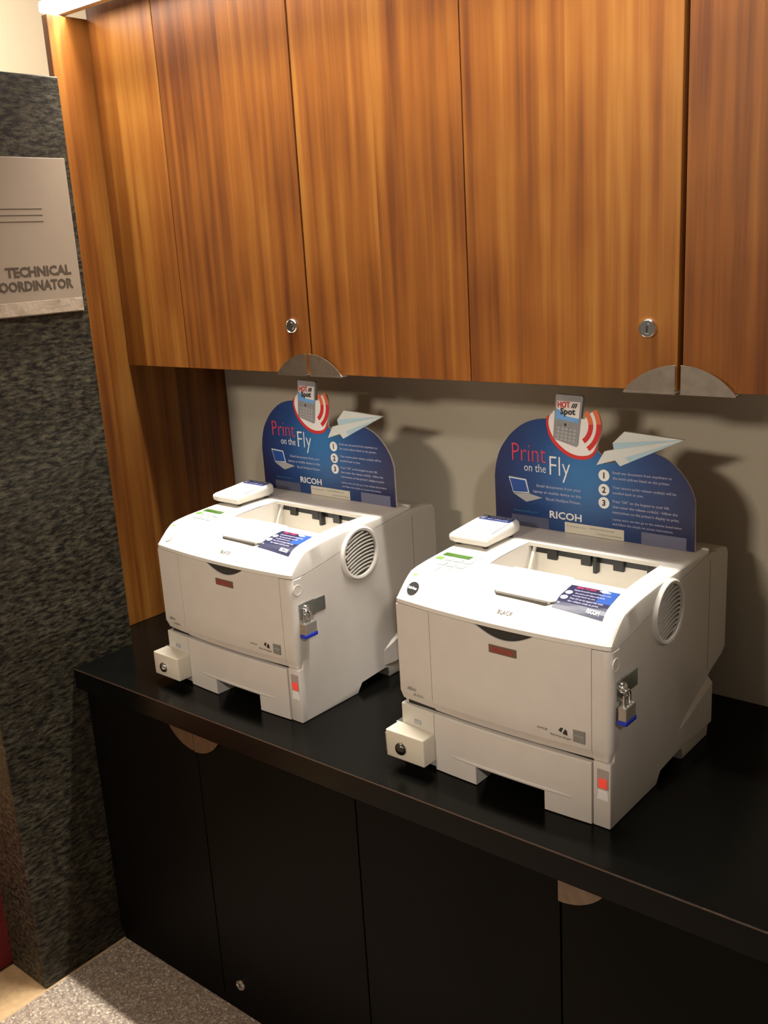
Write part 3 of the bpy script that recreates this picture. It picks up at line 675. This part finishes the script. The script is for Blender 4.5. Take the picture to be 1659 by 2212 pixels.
def make_sign(pr, label):
    R = Matrix.Rotation(pr.rotation_euler.z, 4, 'Z'); Z0 = .3386
    org = pr.location + R @ Vector((0, .316, Z0))
    t = thing('print_sign', label, 'sign', org, pr.rotation_euler.z, 'blue arched signs standing on the printers')
    P = lambda pts: [(x, z - Z0) for x, z in pts]
    outl = P([(-.399, Z0), (-.3995, .428), (-.396, .450), (-.387, .476), (-.371, .499), (-.356, .514), (-.334, .529), (-.311, .537), (-.288, .540), (-.260, .530), (-.230, .505), (-.205, .492), (-.190, .490), (-.183, .484), (-.178, .470), (-.140, .478), (-.090, .4975), (-.063, .486), (-.040, .466), (-.024, .443), (-.0165, .421), (-.0155, Z0)])
    # smooth outline: subdivide arcs with Catmull-Rom on the upper part
    def smooth(pts, i0, i1, k=4):
        out = pts[:i0 + 1]
        for i in range(i0, i1):
            p0, p1, p2, p3 = [Vector(pts[max(0, min(len(pts) - 1, j))]) for j in (i - 1, i, i + 1, i + 2)]
            for s in range(1, k + 1):
                u = s / k; out.append(tuple(.5 * ((2 * p1) + (-p0 + p2) * u + (2 * p0 - 5 * p1 + 4 * p2 - p3) * u * u + (-p0 + 3 * p1 - 3 * p2 + p3) * u ** 3)))
        return out + pts[i1 + 1:]
    full = smooth(outl[16:21], 0, 4); left = smooth(outl[1:9], 0, 7)
    ol = [outl[0]] + left + outl[9:16] + full + [outl[21]]
    MB().prism(ol, .0006, .0050, 'y').build('board', FOAM, t)
    MB().prism(ol, .0, .0006, 'y').build('printed_face', SB, t)
    Y = [-.0004]
    def flat(pts, layer, m, name, par=t, thick=.0004): y = -.0002 - layer * .0004; return MB().prism(P(pts), y, y + thick, 'y').build(name, m, par)
    # round emblem with phone and waves (cut-out shape above the board edge)
    redp = [(-.284, .546), (-.288, .538), (-.288, .528), (-.283, .510), (-.271, .494), (-.250, .479), (-.227, .473), (-.207, .4755), (-.195, .484), (-.1905, .498), (-.200, .520), (-.23, .54), (-.26, .545)]
    whp = [(-.282, .544), (-.2835, .530), (-.278, .514), (-.266, .499), (-.248, .486), (-.228, .480), (-.209, .4815), (-.198, .488), (-.192, .499), (-.185, .517), (-.183, .534), (-.188, .552), (-.196, .559), (-.211, .547), (-.220, .5445), (-.268, .5550), (-.275, .5520)]
    def csm(pts, k=4):
        out = []; n = len(pts)
        for i in range(n):
            p0, p1, p2, p3 = [Vector(pts[(i + j) % n]) for j in (-1, 0, 1, 2)]
            for q in range(k):
                u = q / k; out.append(tuple(.5 * ((2 * p1) + (-p0 + p2) * u + (2 * p0 - 5 * p1 + 4 * p2 - p3) * u * u + (-p0 + 3 * p1 - 3 * p2 + p3) * u ** 3)))
        return out
    redp = csm(redp); whp = csm(whp)
    def back(pts, name): MB().prism(P(pts), .0003, .0050, 'y').build(name, FOAM, em)
    em = flat(redp, 1, RED, 'emblem_ring'); back(redp, 'emblem_backing')
    wh = flat(whp, 2, WHT, 'emblem_disc', t); back(whp, 'emblem_backing')
    def arc(cx, cz, r, w, a0, a1, m, name):
        n = 12; o_ = [(cx + (r + w / 2) * math.cos(math.radians(a0 + (a1 - a0) * k / n)), cz + (r + w / 2) * .95 * math.sin(math.radians(a0 + (a1 - a0) * k / n))) for k in range(n + 1)]
        i_ = [(cx + (r - w / 2) * math.cos(math.radians(a0 + (a1 - a0) * k / n)), cz + (r - w / 2) * .95 * math.sin(math.radians(a0 + (a1 - a0) * k / n))) for k in range(n + 1)][::-1]
        flat(o_ + i_, 3, m, name, wh)
    arc(-.238, .533, .0365, .0088, 4, 42, ORG, 'signal_wave'); arc(-.238, .533, .0365, .0088, -52, 4, RED, 'signal_wave')
    arc(-.240, .533, .0535, .0088, 4, 32, ORG, 'signal_wave'); arc(-.240, .533, .0535, .0088, -52, 4, RED, 'signal_wave')
    php = [(-.268, .582), (-.266, .5845), (-.218, .583), (-.2155, .581), (-.2255, .498), (-.229, .4945), (-.272, .5055), (-.2745, .508)]
    ph = flat(php, 4, GREYP, 'phone_picture'); MB().prism(P(php), -.0014, .0050, 'y').build('phone_backing', mat('phone_edge_grey', (.25, .25, .27), .5), ph)
    flat([(-.2655, .5735), (-.2205, .5725), (-.2245, .5365), (-.2685, .5425)], 5, WHT, 'phone_screen', ph)
    flat([(-.2668, .5600), (-.2590, .5560), (-.2480, .5470), (-.2230, .5440), (-.2247, .5365), (-.2685, .5425)], 6, SKYB, 'screen_blue_area', ph)
    yy_ = lambda L: onY(-.0002 - L * .0004, .0002)
    tt = MB(); text_into(tt, 'HOT', -.2640, .5620 - Z0, .0240, .0100, 'L', 0, yy_(6.5), .03); tt.build('screen_red_lettering', RED, ph)
    tt = MB(); text_into(tt, 'Spot', -.2590, .5505 - Z0, .0290, .0105, 'L', 0, yy_(7), .03)
    for k in range(3): tt.prism(P([(-.2380 + k * .0035, .5620), (-.2360 + k * .0035, .5620), (-.2320 + k * .0035, .5700), (-.2340 + k * .0035, .5700)]), -.0032, -.0028, 'y')
    tt.box(-.2518, -.2478, -.0024, -.0020, .5300 - Z0, .5345 - Z0); tt.build('screen_black_lettering', DGREY, ph)
    tt = MB()
    for r_ in range(4):
        for q in range(5): xx = -.2655 + q * .0078 - r_ * .0008; zz = .5245 - r_ * .0062 - q * .0008 - Z0; tt.box(xx, xx + .0055, -.0024, -.0019, zz, zz + .0035)
    tt.build('phone_keys', LGREY, ph)
    # paper plane cut-out
    pa = [(-.191, .467), (-.176, .492), (-.159, .4965), (-.161, .507), (-.140, .528), (-.037, .5220), (-.147, .469), (-.156, .478)]
    pp = flat([(-.191, .467), (-.176, .492), (-.037, .5220), (-.156, .478)], 3, PWHT, 'paper_plane_picture')
    flat([(-.161, .507), (-.140, .528), (-.037, .5222), (-.150, .509)], 3, PWHT, 'plane_far_wing', pp)
    flat([(-.161, .507), (-.150, .509), (-.037, .5221), (-.158, .4965)], 3.2, PBLUE, 'plane_shaded_fold', pp)
    flat([(-.156, .478), (-.147, .469), (-.037, .5219)], 3, PBLUE, 'plane_keel', pp)
    flat([(-.156, .478), (-.147, .469), (-.1300, .4770), (-.1400, .4860)], 3.3, PWHT, 'plane_keel_tip', pp)
    MB().prism(P([(-.191, .467), (-.176, .492), (-.159, .4965), (-.161, .507), (-.140, .528), (-.037, .5220), (-.147, .469), (-.156, .478)]), -.0012, .0050, 'y').build('plane_backing', FOAM, pp)
    # headline
    tt = MB(); text_into(tt, 'Print', -.3605, .4600 - Z0, .0700, .0330, 'L', 0, yy_(1), -.012); tt.build('headline_red_lettering', mat('headline_red', (.62, .05, .09), .45), t)
    tt = MB(); text_into(tt, 'on the', -.3355, .4425 - Z0, .0450, .0150, 'L', 0, yy_(1), -.006); text_into(tt, 'Fly', -.2830, .4400 - Z0, .0410, .0350, 'L', 0, yy_(1), -.012)
    tt.build('headline_white_lettering', WHT, t); tt = MB()
    text_into(tt, 'RICOH', -.2840, .3620 - Z0, .0640, .0125, 'L', 0, yy_(1), .022)
    tt.build('maker_lettering', WHT, t)
    for k, z in ((1, .4500), (2, .4250), (3, .4020)):
        d_ = MB().cyl((-.1770, z - Z0), .0102, -.0012, -.0002, 'y', 28).build('number_disc', WHT, t)
        tt = MB(); text_into(tt, str(k), -.1770, z - .0050 - Z0, None, .0100, 'C', 0, onY(-.0012, .0003), .03); tt.build('number', DGREY, d_)
    tt = MB()
    def ln(txt, x, z, w, h=.0046, al='L'): text_into(tt, txt, x, z - Z0, w, h, al, 0, yy_(1), .004)
    ln('Email any document from anywhere to', -.1610, .4545, .105); ln('the email address listed on the printer.', -.1610, .4450, .102)
    tt.build('small_print', WHTP, t); tt = MB()
    ln('Your secure print release code(s) will be', -.1610, .4290, .113); ln('emailed back to you.', -.1610, .4195, .056)
    tt.build('small_print', WHTP, t); tt = MB()
    ln('Press "OK" on the keypad to your left,', -.1610, .4045, .102); ln('then enter the release code(s) - follow the', -.1610, .3950, .116); ln("instructions on the printer's display to print.", -.1610, .3855, .119)
    tt.build('small_print', WHTP, t); tt = MB()
    ln('Laptop users can also go to the website listed below', -.1610, .3735, .124, .0038); ln('and follow the simple on screen instructions.', -.1610, .3650, .109, .0038)
    tt.build('small_print', WHTP, t); tt = MB()
    ln('Email documents from your', -.2210, .4155, .0890, .0050, 'R'); ln('laptop or mobile device to this', -.2210, .4045, .0960, .0050, 'R'); ln('Ricoh HotSpot Printer.', -.2210, .3930, .0700, .0050, 'R')
    tt.build('small_print', WHTP, t)
    tt = MB(); text_into(tt, 'Powered by PrinterOn', -.3590, .3655 - Z0, .0500, .0036, 'L', .2, yy_(1)); tt.build('blue_small_print', mat('teal_print', (.05, .25, .45), .5), t)
    lp = flat([(-.3690, .4290), (-.3320, .4270), (-.3255, .4015), (-.3600, .4000)], 1, PWHT, 'laptop_picture')
    flat([(-.3665, .4262), (-.3340, .4246), (-.3283, .4035), (-.3590, .4018)], 2, NAVY2, 'laptop_screen', lp)
    flat([(-.3600, .3985), (-.3255, .4010), (-.2985, .3960), (-.3320, .3850)], 1, LGREY, 'laptop_base', lp)
    # stickers and tape at the foot
    cs = flat([(-.2535, .3390), (-.1395, .3390), (-.1395, .3580), (-.2535, .3580)], 1.5, CREAMP, 'cream_sticker')
    tt = MB()
    for txt, x, z, w in (('PrinterOn', -.249, .3500, .036), ('www.printeron.net', -.205, .3515, .048), ('hotspot printing', -.190, .3430, .046)): text_into(tt, txt, x, z - Z0, w, .0034, 'L', 0, yy_(2.5))
    tt.build('sticker_lettering', LGREY, cs)
    flat([(-.3640, .3388), (-.2860, .3388), (-.2860, .3590), (-.3640, .3590)], 1, TAPE, 'tape_patch'); flat([(-.1080, .3388), (-.0290, .3388), (-.0290, .3600), (-.1080, .3600)], 1, mat('grey_tape_light', (.17, .18, .28), .3), 'tape_patch')
    return t

prA = make_printer(0.7085, -0.5166, -0.0244, 'white laser printer farther left, nearest the wooden end panel', False)
prB = make_printer(1.3287, -0.5126, -0.0125, 'white laser printer on the right with black round sticker on its cover', True)
make_padlock(prA, 'silver padlock with blue bumper hanging on the left printer side'); make_padlock(prB, 'silver padlock with blue bumper hanging on the right printer side')
make_keypad(prA, 'off-white keypad box with blue label on top of the left printer'); make_keypad(prB, 'off-white keypad box with blue label on top of the right printer')
make_sign(prA, 'blue arched sign with paper plane cut-out standing on the left printer'); make_sign(prB, 'blue arched sign with paper plane cut-out standing on the right printer')
